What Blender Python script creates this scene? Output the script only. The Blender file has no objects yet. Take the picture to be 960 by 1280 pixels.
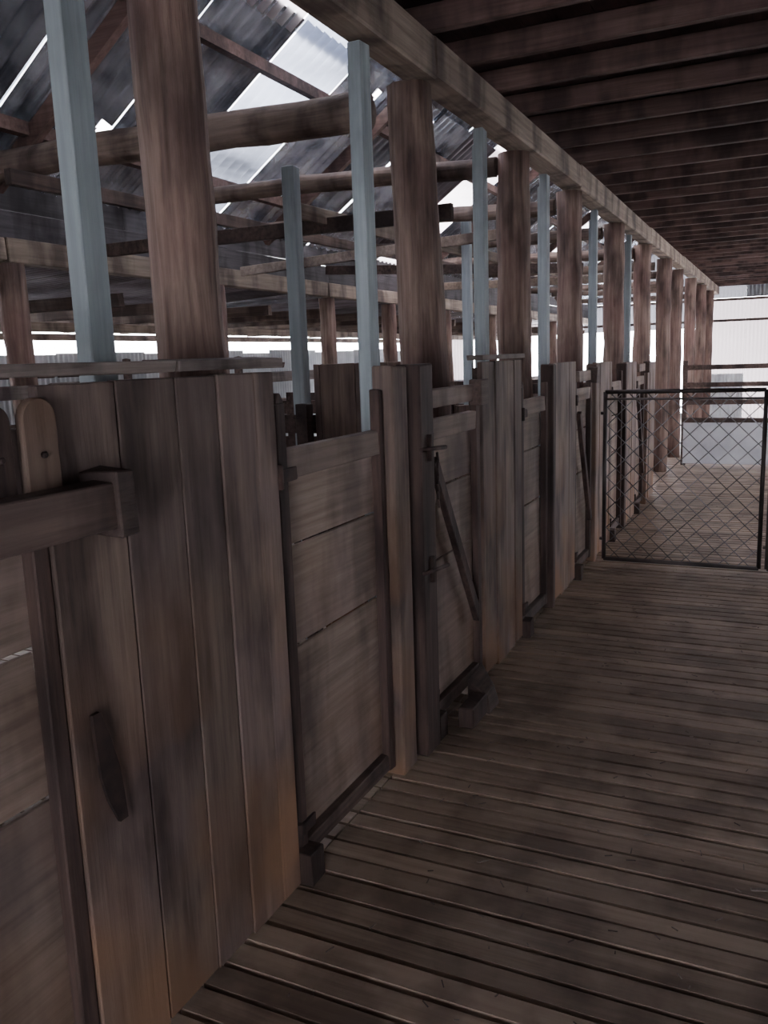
import bpy, bmesh, math, random
from mathutils import Vector, Matrix
random.seed(7)
R=random.random
def U(a,b): return a+(b-a)*R()

# ------------------------------------------------------------------ materials
def nt(name):
    m=bpy.data.materials.new(name); m.use_nodes=True
    n=m.node_tree; b=n.nodes['Principled BSDF']; return m,n,b
def ramp(n,fac,stops):
    r=n.nodes.new('ShaderNodeValToRGB'); e=r.color_ramp.elements
    while len(e)<len(stops): e.new(0.5)
    for i,(p,c) in enumerate(stops): e[i].position=p; e[i].color=(*c,1)
    n.links.new(fac,r.inputs[0]); return r.outputs[0]
def mix(n,fac,a,b,mode='MIX'):
    x=n.nodes.new('ShaderNodeMix'); x.data_type='RGBA'; x.blend_type=mode
    if hasattr(fac,'is_linked'): n.links.new(fac,x.inputs[0])
    else: x.inputs[0].default_value=fac
    for i,v in ((6,a),(7,b)):
        if hasattr(v,'is_linked'): n.links.new(v,x.inputs[i])
        else: x.inputs[i].default_value=(*v,1)
    return x.outputs[2]
def math_(n,op,a,b=None):
    x=n.nodes.new('ShaderNodeMath'); x.operation=op
    for i,v in enumerate((a,b)):
        if v is None: continue
        if hasattr(v,'is_linked'): n.links.new(v,x.inputs[i])
        else: x.inputs[i].default_value=v
    return x.outputs[0]
def wood(name,dark,light,axis='z',stain=0.0,rough=0.75,tint=(0.20,0.145,0.17),tintf=0.5,bump=0.35,dirt=0.85,sat=.92):
    m,n,b=nt(name)
    tc=n.nodes.new('ShaderNodeTexCoord'); at=n.nodes.new('ShaderNodeAttribute'); at.attribute_name='var'
    ad=n.nodes.new('ShaderNodeVectorMath'); ad.operation='MULTIPLY_ADD'
    n.links.new(at.outputs['Color'],ad.inputs[0]); ad.inputs[1].default_value=(7,9,5); n.links.new(tc.outputs['Object'],ad.inputs[2])
    mp=n.nodes.new('ShaderNodeMapping'); n.links.new(ad.outputs[0],mp.inputs[0])
    s={'z':(38,38,1.6),'y':(38,1.6,38),'x':(1.6,38,38)}[axis]; mp.inputs['Scale'].default_value=s
    no=n.nodes.new('ShaderNodeTexNoise'); no.inputs['Scale'].default_value=1; no.inputs['Detail'].default_value=6; no.inputs['Roughness'].default_value=0.65
    n.links.new(mp.outputs[0],no.inputs['Vector'])
    c=ramp(n,no.outputs[0],[(0.32,dark),(0.68,light)])
    n2=n.nodes.new('ShaderNodeTexNoise'); n2.inputs['Scale'].default_value=2.6; n2.inputs['Detail'].default_value=3
    n.links.new(ad.outputs[0],n2.inputs['Vector'])
    f=ramp(n,n2.outputs[0],[(0.40,(0,0,0)),(0.62,(1,1,1))])
    c=mix(n,math_(n,'MULTIPLY',f,tintf),c,tint)
    n4=n.nodes.new('ShaderNodeTexNoise'); n4.inputs['Scale'].default_value=3.3; n4.inputs['Detail'].default_value=4
    mp4=n.nodes.new('ShaderNodeMapping'); mp4.inputs['Scale'].default_value=(1.5,1.5,.55); mp4.inputs['Location'].default_value=(3,8,1)
    n.links.new(tc.outputs['Object'],mp4.inputs[0]); n.links.new(mp4.outputs[0],n4.inputs['Vector'])
    f4=ramp(n,n4.outputs[0],[(0.38,(0.27,0.24,0.26)),(0.55,(1,1,1))])
    c=mix(n,dirt,c,f4,'MULTIPLY')
    if stain>0:
        sx=n.nodes.new('ShaderNodeSeparateXYZ'); n.links.new(tc.outputs['Object'],sx.inputs[0])
        z=n.nodes.new('ShaderNodeMapRange'); n.links.new(sx.outputs[2],z.inputs[0])
        z.inputs[1].default_value=1.15; z.inputs[2].default_value=0.6
        n3=n.nodes.new('ShaderNodeTexNoise'); n3.inputs['Scale'].default_value=2.4; n.links.new(tc.outputs['Object'],n3.inputs['Vector'])
        f3=ramp(n,n3.outputs[0],[(0.40,(0,0,0)),(0.62,(1,1,1))])
        ff=math_(n,'MULTIPLY',math_(n,'MULTIPLY',z.outputs[0],f3),stain)
        c=mix(n,ff,c,(0.25,0.13,0.07))
    v=math_(n,'MULTIPLY_ADD',at.outputs['Fac'],0.5); 
    v.node.inputs[2].default_value=0.75
    hs=n.nodes.new('ShaderNodeHueSaturation'); n.links.new(c,hs.inputs['Color']); n.links.new(v,hs.inputs['Value']); hs.inputs['Saturation'].default_value=sat
    n.links.new(hs.outputs[0],b.inputs['Base Color']); b.inputs['Roughness'].default_value=rough
    b.inputs['Specular IOR Level'].default_value=0.35
    bp=n.nodes.new('ShaderNodeBump'); bp.inputs['Strength'].default_value=bump; bp.inputs['Distance'].default_value=0.01
    n.links.new(no.outputs[0],bp.inputs['Height']); n.links.new(bp.outputs[0],b.inputs['Normal'])
    return m
def metal(name,c1,c2,metallic=0.6,rough=0.45,scale=3,vs=1.0):
    m,n,b=nt(name)
    tc=n.nodes.new('ShaderNodeTexCoord'); at=n.nodes.new('ShaderNodeAttribute'); at.attribute_name='var'
    ad=n.nodes.new('ShaderNodeVectorMath'); ad.operation='MULTIPLY_ADD'
    n.links.new(at.outputs['Color'],ad.inputs[0]); ad.inputs[1].default_value=(7,9,5); n.links.new(tc.outputs['Object'],ad.inputs[2])
    no=n.nodes.new('ShaderNodeTexNoise'); no.inputs['Scale'].default_value=scale; no.inputs['Detail'].default_value=6
    n.links.new(ad.outputs[0],no.inputs['Vector'])
    c=ramp(n,no.outputs[0],[(0.35,c1),(0.65,c2)])
    v=math_(n,'MULTIPLY_ADD',at.outputs['Fac'],vs); v.node.inputs[2].default_value=1-vs/2
    hs=n.nodes.new('ShaderNodeHueSaturation'); n.links.new(c,hs.inputs['Color']); n.links.new(v,hs.inputs['Value'])
    n.links.new(hs.outputs[0],b.inputs['Base Color'])
    b.inputs['Metallic'].default_value=metallic; b.inputs['Roughness'].default_value=rough
    return m
def translucent(name,col,f=0.75,k=.5,sc=4):
    m,n,b=nt(name)
    t=n.nodes.new('ShaderNodeBsdfTranslucent'); 
    no=n.nodes.new('ShaderNodeTexNoise'); no.inputs['Scale'].default_value=sc; no.inputs['Detail'].default_value=5
    c=ramp(n,no.outputs[0],[(0.3,tuple(x*k for x in col)),(0.65,col)])
    n.links.new(c,t.inputs[0]); n.links.new(c,b.inputs['Base Color']); b.inputs['Roughness'].default_value=0.5
    mx=n.nodes.new('ShaderNodeMixShader'); mx.inputs[0].default_value=f
    n.links.new(b.outputs[0],mx.inputs[1]); n.links.new(t.outputs[0],mx.inputs[2])
    n.links.new(mx.outputs[0],n.nodes['Material Output'].inputs[0]); return m

W_PANEL=wood('board_weathered',(0.110,0.076,0.062),(0.255,0.18,0.145),'z',stain=0.85,tint=(0.17,0.118,0.12),bump=.25)
W_DOOR=wood('door_plank',(0.18,0.128,0.102),(0.32,0.24,0.195),'y',stain=0.35,tint=(0.205,0.15,0.148),dirt=.6,bump=.25)
W_DARK=wood('greasy_frame_timber',(0.033,0.02,0.018),(0.105,0.063,0.052),'z',tint=(0.058,0.037,0.037))
W_DARKH=wood('greasy_rail_timber',(0.048,0.03,0.027),(0.155,0.103,0.085),'y',tint=(0.078,0.054,0.052))
W_CLER=wood('dark_clerestory_board',(0.03,0.026,0.03),(0.085,0.075,0.085),'y',tint=(0.05,0.045,0.055))  # dark grey-purple colour for the clerestory boards
W_POST=wood('log_post_wood',(0.115,0.07,0.056),(0.35,0.24,0.195),'z',tint=(0.175,0.08,0.074),bump=0.9)
W_BEAM=wood('beam_wood',(0.19,0.14,0.11),(0.42,0.33,0.26),'y',tint=(0.21,0.155,0.125))
W_TIE=wood('tie_log_wood',(0.13,0.09,0.072),(0.32,0.235,0.19),'x',tint=(0.15,0.11,0.10),bump=0.7)
W_JOIST=wood('joist_wood',(0.07,0.037,0.032),(0.165,0.10,0.085),'x',tint=(0.08,0.043,0.042))
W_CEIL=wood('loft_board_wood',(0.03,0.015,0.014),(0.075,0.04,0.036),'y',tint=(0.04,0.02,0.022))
W_FLOOR=wood('floor_slat_wood',(0.24,0.172,0.13),(0.40,0.30,0.235),'x',tint=(0.35,0.262,0.205),rough=0.42,tintf=0.7,dirt=.55,bump=.2)
W_STUD=wood('painted_stud_wood',(0.24,0.29,0.315),(0.38,0.44,0.47),'z',tint=(0.25,0.285,0.305),tintf=0.4,bump=0.15,dirt=.5)
W_CAP=wood('cap_plank_wood',(0.15,0.117,0.105),(0.31,0.26,0.235),'y',tint=(0.19,0.15,0.148))
M_ROOF=metal('galvanised_iron',(0.19,0.22,0.28),(0.72,0.78,0.90),0.75,0.26,4,1.2)
M_ROOF2=metal('rusted_iron',(0.10,0.085,0.095),(0.24,0.225,0.26),0.5,0.45)
M_WALL=metal('wall_iron',(0.38,0.42,0.46),(0.56,0.60,0.64),0.15,0.5)
M_PIPE=metal('gate_pipe',(0.06,0.052,0.055),(0.15,0.13,0.13),0.5,0.5)
M_WIRE=metal('gate_wire',(0.12,0.12,0.13),(0.26,0.26,0.28),0.6,0.45)
M_RUST=metal('rusty_hinge_iron',(0.025,0.016,0.016),(0.07,0.04,0.035),0.3,0.7,20)
M_PANEL=metal('grey_sheet',(0.34,0.35,0.39),(0.46,0.47,0.51),0.1,0.5)
M_SKY=translucent('fibreglass_sheet',(0.97,0.90,0.92),.7,.35,5)
M_SKY2=translucent('dirty_fibreglass_sheet',(0.42,0.46,0.56),.5,.10,7)
M_EW=translucent('end_wall_fibreglass',(0.34,0.30,0.305),.55,.6,2)
M_EW2=translucent('darkened_end_wall_sheet',(0.15,0.15,0.165),.5,.5,2)  # end-wall sheet coloured darker so the openings beside it look brighter
M_EARTH=wood('under_floor_earth',(0.02,0.014,0.012),(0.045,0.03,0.025),'x')

# ------------------------------------------------------------------ mesh builder
class MB:
    def __init__(s,mats): s.bm=bmesh.new(); s.mats=mats; s.col=s.bm.loops.layers.float_color.new('var')
    def paint(s,faces,mi,v=None):
        v=R() if v is None else v
        for f in faces:
            f.material_index=mi
            for l in f.loops: l[s.col]=(v,v,v,1)
    def hexa(s,pts,mi=0,v=None):
        vs=[s.bm.verts.new(p) for p in pts]
        idx=[(0,3,2,1),(4,5,6,7),(0,1,5,4),(1,2,6,5),(2,3,7,6),(3,0,4,7)]
        s.paint([s.bm.faces.new([vs[i] for i in f]) for f in idx],mi,v)
    def box(s,x0,x1,y0,y1,z0,z1,mi=0,j=0.0,v=None):
        p=[(x0,y0,z0),(x1,y0,z0),(x1,y1,z0),(x0,y1,z0),(x0,y0,z1),(x1,y0,z1),(x1,y1,z1),(x0,y1,z1)]
        p=[(a+U(-j,j),b+U(-j,j),c+U(-j,j)) for a,b,c in p]
        s.hexa(p,mi,v)
    def bar(s,a,b,w,h,mi=0,v=None,up=(0,0,1)):
        a=Vector(a);b=Vector(b);d=(b-a).normalized();up=Vector(up)
        if abs(d.dot(up))>.99: up=Vector((1,0,0))
        r=d.cross(up).normalized()*w/2; u=r.cross(d).normalized()*h/2
        s.hexa([a-r-u,a+r-u,b+r-u,b-r-u,a-r+u,a+r+u,b+r+u,b-r+u],mi,v)
    def rod(s,a,b,r,mi=0,seg=8,v=None,r2=None,rings=1,wob=0,rn=0):
        a=Vector(a);b=Vector(b);d=(b-a).normalized()
        t=Vector((0,0,1)) if abs(d.z)<.9 else Vector((1,0,0))
        e1=d.cross(t).normalized(); e2=d.cross(e1).normalized()
        r2=r if r2 is None else r2; L=[]
        lob=[U(-rn,rn) for _ in range(seg)]; off=Vector((0,0,0))
        for k in range(rings+1):
            q=k/rings; c=a.lerp(b,q); off=off+ (e1*U(-wob,wob)+e2*U(-wob,wob)); rr=(r+(r2-r)*q)*(1+U(-rn,rn)*.6)
            L.append([s.bm.verts.new(c+off+(e1*math.cos(2*math.pi*i/seg)+e2*math.sin(2*math.pi*i/seg))*rr*(1+lob[i]+U(-rn,rn)*.35)) for i in range(seg)])
        fs=[]
        for k in range(rings):
            for i in range(seg):
                j=(i+1)%seg; f=s.bm.faces.new([L[k][i],L[k][j],L[k+1][j],L[k+1][i]]); f.smooth=True; fs.append(f)
        fs.append(s.bm.faces.new(L[0][::-1])); fs.append(s.bm.faces.new(L[-1]))
        s.paint(fs,mi,v)
    def corr(s,o,u,v,n,w,l,mi=0,nv=1,amp=.011,pitch=.076,hole=None,var=None):
        o=Vector(o);u=Vector(u).normalized();v=Vector(v).normalized();n=Vector(n).normalized()
        k=max(4,int(w/pitch*6)); g=[]
        for i in range(k+1):
            a=w*i/k; h=amp*math.sin(2*math.pi*a/pitch)
            g.append([s.bm.verts.new(o+u*a+v*(l*j/nv)+n*h) for j in range(nv+1)])
        fs=[]
        for i in range(k):
            for j in range(nv):
                c=o+u*(w*(i+.5)/k)+v*(l*(j+.5)/nv)
                if hole and any((c-Vector(hh[:3])).length<hh[3] for hh in hole): continue
                f=s.bm.faces.new([g[i][j],g[i+1][j],g[i+1][j+1],g[i][j+1]]); f.smooth=True; fs.append(f)
        s.paint(fs,mi,var)
    def done(s,name,bevel=0.0,smooth=False):
        bmesh.ops.recalc_face_normals(s.bm,faces=s.bm.faces)
        xs=[v.co for v in s.bm.verts]
        mn=Vector((min(c.x for c in xs),min(c.y for c in xs),min(c.z for c in xs)))
        mxx=Vector((max(c.x for c in xs),max(c.y for c in xs),max(c.z for c in xs)))
        org=Vector(((mn.x+mxx.x)/2,(mn.y+mxx.y)/2,mn.z))
        bmesh.ops.translate(s.bm,verts=s.bm.verts,vec=-org)
        me=bpy.data.meshes.new(name); s.bm.to_mesh(me); s.bm.free()
        for m in s.mats: me.materials.append(m)
        o=bpy.data.objects.new(name,me); o.location=org; bpy.context.collection.objects.link(o)
        if bevel:
            b=o.modifiers.new('Bevel','BEVEL'); b.width=bevel; b.segments=1; b.limit_method='ANGLE'
        return o

FX=-1.25     # pen front plane
PX=-1.42     # post row
YE=20.0; YB=-4.0; XL=-7.7; XR=2.6
EYE=1.55

# ------------------------------------------------------------------ floor
b=MB([W_FLOOR]); y=YB
while y<YE:
    w=U(.066,.080)
    for x0,x1 in ((XL,-4.1),(-4.09,FX-.03),(FX-.025,.55+U(-.0,.0)),(.56,XR)):
        b.box(x0,x1,y,y+w,-.04,U(-.003,.0),0,.0012)
    y+=w+U(.012,.020)
b.done('floor')
b=MB([M_EARTH]); b.box(XL-.5,XR+.5,YB,YE,-.75,-.6); b.done('ground_under_floor')
b=MB([W_DARK])
for x in (-6,-4.1,-2.6,-1.3,0.5,2.3): b.box(x-.05,x+.05,YB,YE,-.16,-.045)
b.done('floor_bearer')

b=MB([W_CAP])
for i in range(900):
    x=U(-1.05,1.1); y=U(1.0,9.0); a=U(0,math.pi); l=U(.008,.03)
    b.bar((x,y,.0035),(x+math.cos(a)*l,y+math.sin(a)*l,.004),.003,.002,v=U(.6,1))
b.bar((-.02,2.42,.006),(.07,2.45,.007),.012,.004,v=1)
b.done('straw_litter')

# ------------------------------------------------------------------ pens
def board_panel(y0,y1,z1=1.53,z0=0.0):
    b=MB([W_PANEL,W_DARKH]); y=y0
    while y<y1-.03:
        w=min(U(.15,.22),y1-y)
        if y1-y-w<.06: w=y1-y
        b.box(FX-.028,FX+U(-.003,.003),y+.0015,y+w-.0015,z0+U(.003,.02),z1+U(-.006,.0),0,.001)
        y+=w
    for z in (.25,.85,z1-.11): b.box(FX-.055,FX-.03,y0+.01,y1-.01,z,z+.08,1)
    return b.done('pen_front_panel',.003)
def cap(y0,y1,x0=-1.315,x1=-1.205,z=1.55):
    b=MB([W_CAP]); y=y0
    while y<y1-.02:
        w=min(U(.5,.7),y1-y)
        if y1-y-w<.15: w=y1-y
        t=U(-.006,.008)
        b.box(x0,x1+U(-.02,.01),y,y+w-.01,z-.014+t,z+.01+t,0,.004)
        y+=w
    return b.done('pen_top_cap',.002)
def door(y0,y1,brace=False,ztop=1.30,ext=0.0,hinge=1.47):
    b=MB([W_DOOR,W_DARK,W_DARKH,M_RUST])
    zs=[.10,.71,1.02,ztop-.07]; x=FX-.045
    for i in range(3):
        b.box(x-.012,x,y0+.03,y1-.03,zs[i]+.004,zs[i+1]-.004,0,.002)
    b.box(x-.005,x+.03,y0-.0,y1+.0,ztop-.075,ztop+.01,0,.003,v=.35)
    b.box(x,x+.035,y0,y0+.05,.04,hinge-.03,1,.003)
    b.hexa([(x,y0,hinge-.03),(x+.035,y0,hinge-.03),(x+.035,y0+.05,hinge-.03),(x,y0+.05,hinge-.03),
            (x,y0+.015,hinge),(x+.035,y0+.015,hinge),(x+.035,y0+.03,hinge),(x,y0+.03,hinge)],1)
    b.box(x,x+.035,y1-.04,y1,.04,hinge-.02,1,.003)
    b.box(x-.01,x+.03,y0+.05,y1-.04,.045,.105,2,.004)
    for z in (.16,ztop-.06):
        b.box(x+.03,x+.042,y0-.05,y0+.09,z-.02,z+.02,3,.003)
        b.rod((x+.045,y0-.012,z-.035),(x+.045,y0-.012,z+.035),.012,3)
    b.box(x+.02,x+.085,y0-.02,y0+.06,.0,.10,1,.004)
    if brace:
        b.bar((x+.045,y0+.07,1.15),(x+.045,y1-.10,.35),.03,.05,1)
        b.box(x+.03,x+.06,y0+.02,y1-.02,1.36,1.43,0,.003,v=.6)
        b.box(x+.04,x+.10,y1-.16,y1-.06,1.34,1.45,2,.004)
    if ext:
        b.box(x+.07,x+.12,y0,y1+ext,ztop-.055,ztop+.035,2,.004,v=.9)
        b.box(x+.04,x+.13,y1+ext-.03,y1+ext+.03,ztop-.075,ztop+.055,2,.006)
    return b.done('pen_door',.003)
def jamb(y0,y1,dark=True,z1=1.53,x0=FX-.06,x1=FX+.02):
    b=MB([W_DARK if dark else W_PANEL]); b.box(x0,x1,y0,y1,0,z1,0,.004,v=.4); return b.done('door_jamb_post',.006)

door(.30,1.145,ext=.12)
def keeper(yc,r,mat):
    b=MB([mat,M_RUST]); n=12; zt=1.465
    prof=[(yc-r,1.25),(yc+r,1.25)]+[(yc+r*math.cos(math.pi*i/n),zt+r*math.sin(math.pi*i/n)) for i in range(n+1)]
    va=[b.bm.verts.new((FX+.004,p[0],p[1])) for p in prof]; vb=[b.bm.verts.new((FX+.024,p[0],p[1])) for p in prof]
    fs=[b.bm.faces.new(va[::-1]),b.bm.faces.new(vb)]
    for i in range(len(prof)):
        j=(i+1)%len(prof); fs.append(b.bm.faces.new([va[i],va[j],vb[j],vb[i]]))
    b.paint(fs,0,.0); b.rod((FX+.02,yc,1.40),(FX+.032,yc,1.40),.007,1)
    return b.done('round_topped_keeper_board',.003)
keeper(1.125,.040,W_PANEL); keeper(1.03,.03,W_DARK)

board_panel(1.147,1.95); cap(.2,1.96)
door(1.97,2.665)
jamb(2.68,2.80,False); jamb(2.85,2.985,True,1.53,FX-.05,FX+.05)
door(3.02,3.70,brace=True)
board_panel(3.72,4.35); cap(3.66,4.37,-1.305,-1.22,1.545)
b=MB([M_RUST])
for z in (1.22,.75):
    b.rod((FX+.055,2.84,z),(FX+.075,3.04,z-.01),.008); b.rod((FX+.055,2.92,z-.05),(FX+.055,2.92,z+.05),.011)
for i in range(7):
    z=1.2-i*.03; b.rod((FX+.078,2.94+(i%2)*.008,z),(FX+.078,2.95-(i%2)*.008,z-.032),.005,seg=6)
b.done('gate_latch_chain')
b=MB([W_DARKH,W_DARK])
b.hexa([(FX+.03,3.36,0),(FX+.15,3.32,0),(FX+.15,3.46,0),(FX+.03,3.58,0),(FX+.03,3.36,.13),(FX+.13,3.34,.08),(FX+.13,3.44,.09),(FX+.03,3.56,.15)],0,v=0)
b.bar((FX+.10,3.14,.05),(FX+.10,3.33,.05),.07,.09,1)
b.done('door_stop_block',.006)
y=4.38; k=0
while k<4:
    zt=1.50-.02*k
    door(y+.01,y+.56,brace=(k%2==1),hinge=1.41); jamb(y+.575,y+.645,k%2==0,zt-.01)
    board_panel(y+.655,y+1.27,zt)
    y+=1.29; k+=1
YP=y
b=MB([M_RUST])
pts=[(1.20,.86),(1.212,.80),(1.225,.72),(1.235,.66),(1.25,.60)]; ws=[.010,.02,.027,.023,.012]
for i in range(4):
    (ya,za),(yb,zb)=pts[i],pts[i+1]; a,c=ws[i],ws[i+1]
    b.hexa([(FX+.004,ya-a,za),(FX+.012,ya-a,za),(FX+.012,ya+a,za),(FX+.004,ya+a,za),(FX+.004,yb-c,zb),(FX+.012,yb-c,zb),(FX+.012,yb+c,zb),(FX+.004,yb+c,zb)],0,v=.2)
b.done('dark_stain_strip')  # added thin strip standing in for a dark stain on the board

for i,yy in enumerate((2.10,3.66,5.1,6.4,7.6,8.9)):
    b=MB([W_PANEL,W_DARKH])
    xx=-2.10 if i==1 else -1.9
    x=PX-.12
    while x>xx:
        w=U(.14,.2); b.box(max(x-w,xx),x-.005,yy-.012,yy+.012,.05,1.54 if i==1 else 1.25,0,.002,v=U(.6,1)); x-=w
    for z in (.35,.65,.95,1.2): b.box(-3.9,xx-.01,yy+.014,yy+.045,z,z+.09,1,.004)
    for x in (xx-.06,-3.1): b.box(x-.035,x+.035,yy-.05,yy+.01,0,1.35,1,.003)
    b.done('pen_partition',.003)
b=MB([W_CAP,W_DARKH])
y=-2
while y<18:
    for z in (.4,.75,1.1,1.40): 
        if z<1.2 or y<7: b.box(-3.95,-3.91,y,y+1.85,z,z+.08,0,.006)
    if y<9:
        for z in (1.05,1.5): b.box(-5.84,-5.80,y,y+1.85,z,z+.07,1,.01)
        b.box(-5.9,-5.84,y+.9,y+.98,0,1.65,1,.01)
    y+=1.9
b.done('pen_rear_rail_fence',.003)

# ------------------------------------------------------------------ posts
ZB=2.68
def post(x,y,z1,r,rn=.07,r2=None,lean=(0,0),name='timber_post',z0=0.0):
    b=MB([W_POST]); b.rod((x,y,z0),(x+lean[0],y+lean[1],z1),r,0,seg=18,r2=r2 or r*.92,rings=18,wob=.006,rn=rn,v=U(.2,.8)); return b.done(name)
PY=[-2.9,-1.3,.15,1.83,3.48,4.87,6.22,7.95,9.7,11.35,12.95,14.7,16.4,18.1]
for i,yy in enumerate(PY):
    post(PX,yy,ZB-.01,(.098 if i<7 else .088) if i!=4 else .112,r2=.088,lean=(U(-.015,.005),U(-.02,.02)))
for yy in (1.50,2.93,4.28,5.55,7.12,8.8):
    b=MB([W_STUD]); b.box(-1.46,-1.41,yy-.038,yy+.038,0,2.67,0,.003); b.box(-1.475,-1.461,yy-.02,yy+.02,0.3,2.6,0,.003); b.done('painted_stud',.003)
for x,y,z in ((-2.25,3.78,2.5),(-2.25,6.35,2.6),(-2.8,9.3,2.7)):
    b=MB([W_STUD]); b.box(x-.035,x+.035,y-.03,y+.03,0,z,0,.003); b.done('painted_stud',.003)
for yy in (-1.9,0.0,1.8,3.7,5.6,7.5,8.9,10.8,12.7,14.6,16.5,18.4):
    post(-4.1,yy,2.17,.085,r2=.08,lean=(U(-.04,.04),U(-.08,.08)))

# ------------------------------------------------------------------ beams
b=MB([W_BEAM])
ys=[YB]+PY[0::2]+[YE]
for a,c in zip(ys[:-1],ys[1:]):
    if c-a>.02: b.box(PX-.065,PX+.075,a,c-.01,ZB+U(0,.015),ZB+.165,0,.009)
b.done('main_beam',.008)
b=MB([W_BEAM]); y=YB
while y<YE:
    w=min(3.8,YE-y); b.box(-4.17,-4.03,y,y+w-.01,2.18,2.31,0,.008); y+=3.8
b.done('lean_to_beam',.006)
def tie(y,z,r,x0=-1.53,x1=-4.08,rise=.06):
    b=MB([W_TIE]); b.rod((x0,y,z),(x1,y+U(-.04,.04),z+rise+U(-.02,.0)),r,0,seg=14,r2=r*U(.8,1),rings=14,wob=.008,rn=.08); b.done('tie_log')
for i,yy in enumerate(PY):
    if i==3: continue
    tie(yy-.02,2.60+(0 if i==4 else U(-.04,.02)),.082 if i==4 else .055,x0=-1.66 if i==4 else -1.53)
b=MB([W_DARKH,W_BEAM])
b.bar((-2.31,3.85,2.32),(-2.33,9.6,2.44),.03,.08,1); b.bar((-3.2,2.9,2.42),(-3.2,9.5,2.5),.04,.07,0)
b.bar((-1.56,4.2,2.28),(-3.95,4.32,2.30),.035,.08,0); b.bar((-1.56,5.65,2.36),(-3.95,5.8,2.28),.035,.07,1)
b.bar((-1.56,7.3,2.25),(-3.95,7.2,2.40),.035,.08,0); b.bar((-1.56,9.2,2.30),(-3.95,9.0,2.34),.035,.08,1)
b.done('bracing_rail',.003)

# ------------------------------------------------------------------ roof
SL=.70; RB=2.64+SL*4.15
def rz(x):
    if x<=-4.2: return 2.15+.05*(x+7.9)
    if x<=-.9: return RB+SL*x
    return RB-SL*.9-.02-.5*(x+.9)
ZR=RB-SL*.9
b=MB([M_ROOF,M_ROOF2,M_SKY,M_SKY2])
hole=[(-3.70,4.12,RB-SL*3.70,.07),(-2.9,6.2,rz(-2.9),.05),(-3.3,8.0,rz(-3.3),.05)]
y=YB-.2; i=0
sl=math.sqrt(1+SL*SL)
while y<YE+.2:
    w=.76; yc=y+.38
    for q,(xa,xb) in enumerate(((-4.22,-2.75),(-2.85,-.88))):
        L=(xb-xa)*sl
        mi=1 if R()<.2 else 0
        if (3.9<=yc<=4.7 and q==1) or (8.6<yc<9.3) or (13<yc<13.8): mi=2
        if (4.7<yc<5.5): mi=3
        sk=U(-.015,.015)
        lift=.02 if q else 0
        b.corr((xa,y+sk,RB+SL*xa+lift),(0,1,U(-.01,.01)),(1,0,SL+U(-.008,.008)),(-SL,0,1),w-U(-.01,.03),L,mi,nv=max(1,int(L/.06)) if y<9 else 2,hole=hole,amp=.019,pitch=.105)
    if i%4!=2: b.corr((-.92,y,ZR+.02),(0,1,0),(1,0,-.5),(.5,0,1),w+.01,4.0*math.sqrt(1.25),1,nv=2)
    else: b.corr((-.92,y,ZR+.02),(0,1,0),(1,0,-.5),(.5,0,1),w+.01,1.6,1,nv=2)  # sheet cut short on the unseen slope, gap added to light the left roof
    b.corr((-8.0,y,rz(-7.9)-.02),(0,1,0),(1,0,.05),(-.05,0,1),w+.01,3.86,1 if R()<.6 else 0,nv=2)
    y+=w; i+=1
b.done('roof')
b=MB([W_JOIST])
for x in (-3.75,-3.0,-2.2,-1.4,-1.0): b.box(x-.025,x+.025,YB,YE,rz(x)-.12,rz(x)-.05,0,.004)
for yy in PY[::2]: b.bar((-4.05,yy+.1,rz(-4.05)-.13),(-.95,yy+.1,rz(-.95)-.13),.05,.09)
for x in (0.2,1,1.8): b.box(x-.03,x+.03,YB,YE,rz(x)-.10,rz(x)-.03,0,.004)
b.done('roof_framing')
b=MB([W_CLER]); y=YB
while y<YE:
    l=min(2.9,YE-y)
    for z in (2.32,2.485): b.box(-4.165,-4.14,y,y+l-.005,z,z+.16,0,.003)
    y+=l
b.done('wall_clerestory')
b=MB([W_BEAM,W_TIE]); y=YB+.1
while y<YE-.1:
    b.box(-7.66,-4.2,y,y+.05,1.985,2.07,1,.006); y+=.95
b.box(-7.64,-7.58,YB+.05,YE-.1,1.90,1.975,0); b.box(-6.0,-5.92,YB+.05,YE-.1,1.90,1.98,0)
b.done('lean_to_joist')

# ------------------------------------------------------------------ loft ceiling over the aisle
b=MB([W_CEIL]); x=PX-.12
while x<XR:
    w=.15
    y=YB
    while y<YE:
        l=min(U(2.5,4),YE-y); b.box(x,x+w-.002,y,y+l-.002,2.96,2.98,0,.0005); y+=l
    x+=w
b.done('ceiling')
b=MB([W_JOIST,W_BEAM]); y=YB+.1
while y<YE:
    b.box(PX-.1,XR,y,y+.05,2.855,2.958,0,.004,v=U(0,.9)); y+=.46+U(-.03,.03)
b.box(1.2,1.32,YB,YE,2.70,2.85,0)
b.done('ceiling_joist',.004)
for yy in (-1,2.5,6,9.5,13,16.5): post(1.26,yy,2.69,.08)

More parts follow.
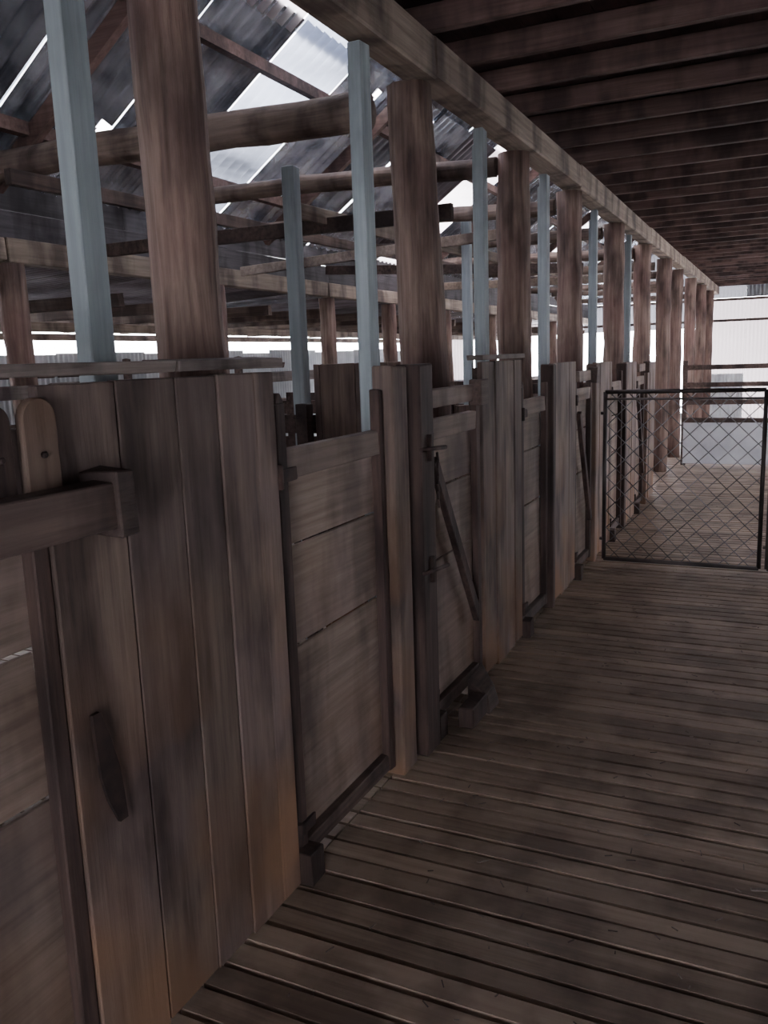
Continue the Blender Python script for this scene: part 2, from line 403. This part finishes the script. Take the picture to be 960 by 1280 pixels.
# ------------------------------------------------------------------ walls
b=MB([M_WALL,M_SKY,W_DARKH]); y=YB
while y<YE:
    b.corr((XL,y,0.0),(0,1,0),(0,0,1),(1,0,0),.765,1.76+U(-.03,.03),0); y+=.76
b.done('wall_left')
b=MB([M_WALL,M_EW,W_DARKH,M_EW2])
def es(x0,x1,z0,z1,mi): b.corr((x0,YE,z0),(1,0,0),(0,0,1),(0,-1,0),x1-x0,z1-z0,mi)
cols=[(XL,-7.0),(-7.0,-6.3),(-6.3,-6.15),(-6.15,-5.3),(-5.3,-5.2),(-5.2,-4.35),(-4.35,-4.25),(-4.25,-3.45),(-3.45,-3.35),(-3.35,-2.55),(-2.55,-2.4),(-2.4,-1.65),(-1.65,-.8),(-.8,0),(0,.8),(.8,1.6),(1.6,XR)]
op={(-7.0,-6.3),(-6.15,-5.3),(-5.2,-4.35),(-4.25,-3.45),(-3.35,-2.55)}
for c in cols:
    x0,x1=c; top=max(rz(x0),rz(x1)); lf=3 if -5.3<x0<-1.7 else 1
    if c==(-2.4,-1.65): es(x0,x1,0,.15,0); es(x0,x1,2.0,top,3); continue
    if c in op: es(x0,x1,0,.95,0); es(x0,x1,2.0,2.12,lf); 
    else: es(x0,x1,0,1.0,0 if x0<-1.6 else 1); es(x0,x1,1.0,2.12,lf)
    es(x0,x1,2.13,2.6 if x0>-4.2 else min(top,2.6),lf)
    if top>2.7: es(x0,x1,2.61,top,0 if x0>-1.6 else 3)
for z in (.6,2.11,2.55):
    b.box(XL if z<2.2 else -4,XR,YE-.08,YE-.025,z,z+.05,2)
b.box(-1.6,XR,YE-.08,YE-.025,1.13,1.18,2)
b.done('wall_end')
b=MB([M_WALL,M_SKY,W_DARKH]); y=YB
while y<YE:
    b.corr((XR,y,0),(0,1,0),(0,0,1),(-1,0,0),.765,.95,0)
    op2=(int((y-YB)/.76)%5 in (2,3)) and y>6  # window gaps added in the unseen right wall to let light in
    b.corr((XR,y,1.9),(0,1,0),(0,0,1),(-1,0,0),.765,1.2,0)
    if not op2: b.corr((XR,y,.95),(0,1,0),(0,0,1),(-1,0,0),.765,.95,0)
    y+=.76
b.done('wall_right')
b=MB([M_WALL])
x=XL
while x<XR:
    x1=min(x+.76,XR); xm=(x+x1)/2
    z0=0 if not(.0<xm<1.7) else 2.0  # unseen doorway behind the camera, added and sized to set the near light
    b.corr((x,YB,z0),(1,0,0),(0,0,1),(0,1,0),x1-x,max(rz(x),rz(x1))-z0,0); x=x1
b.done('wall_back')

# ------------------------------------------------------------------ mesh gate across the aisle
GY=6.16
def mesh_gate(x0,x1,z0,z1,y):
    b=MB([M_PIPE,M_WIRE]); r=.015
    for z in (z0,z1): b.rod((x0,y,z),(x1,y,z),r,0,10)
    b.rod((x0,y,z1-.05),(x1,y,z1-.055),.008,0,8)
    for x in (x0,x1): b.rod((x,y,z0),(x,y,z1),r,0,10)
    w=x1-x0; h=z1-z0; p=.125; rr=.0032
    k=-h
    while k<w:
        a=max(k,0); c=min(k+h,w)
        if c>a: b.rod((x0+a,y+.003,z0+a-k),(x0+c,y+.003,z0+c-k),rr,1,4)
        if c>a: b.rod((x0+a,y-.003,z1-(a-k)),(x0+c,y-.003,z1-(c-k)),rr,1,4)
        k+=p
    b.rod((x0-.03,y,z0+.15),(x0+.0,y,z0+.15),.012,0); b.rod((x0-.03,y,z1-.15),(x0,y,z1-.15),.012,0)
    return b.done('chain_mesh_gate')
mesh_gate(-1.15,-.10,.05,1.27,GY); mesh_gate(-.05,1.12,.05,1.27,GY)
b=MB([M_PANEL,W_DARKH])
b.box(-1.2,1.15,11.98,12.0,.03,.58,0)
for z in (.58,.82,1.05,1.28): b.box(-1.22,1.16,12.0,12.035,z,z+.06,1,.004)
for x in (-1.2,-.05,1.1): b.box(x-.03,x+.03,12.035,12.09,0,1.4,1)
b.done('stock_race_gate',.003)

# ------------------------------------------------------------------ light
w=bpy.data.worlds.new('sky'); bpy.context.scene.world=w; w.use_nodes=True
bg=w.node_tree.nodes['Background']; bg.inputs[0].default_value=(.965,.95,.995,1); bg.inputs[1].default_value=20.0

# ------------------------------------------------------------------ camera
cd=bpy.data.cameras.new('camera'); cd.sensor_fit='VERTICAL'; cd.sensor_height=36; cd.lens=1050/1280*36
cam=bpy.data.objects.new('camera',cd); bpy.context.collection.objects.link(cam); bpy.context.scene.camera=cam
cam.matrix_world=Matrix.Translation((0,0,EYE)) @ Matrix.Rotation(math.radians(25.5),4,'Z') @ Matrix.Rotation(math.radians(90-10.25),4,'X') @ Matrix.Rotation(math.radians(-2.0),4,'Z')
cd.clip_start=.02
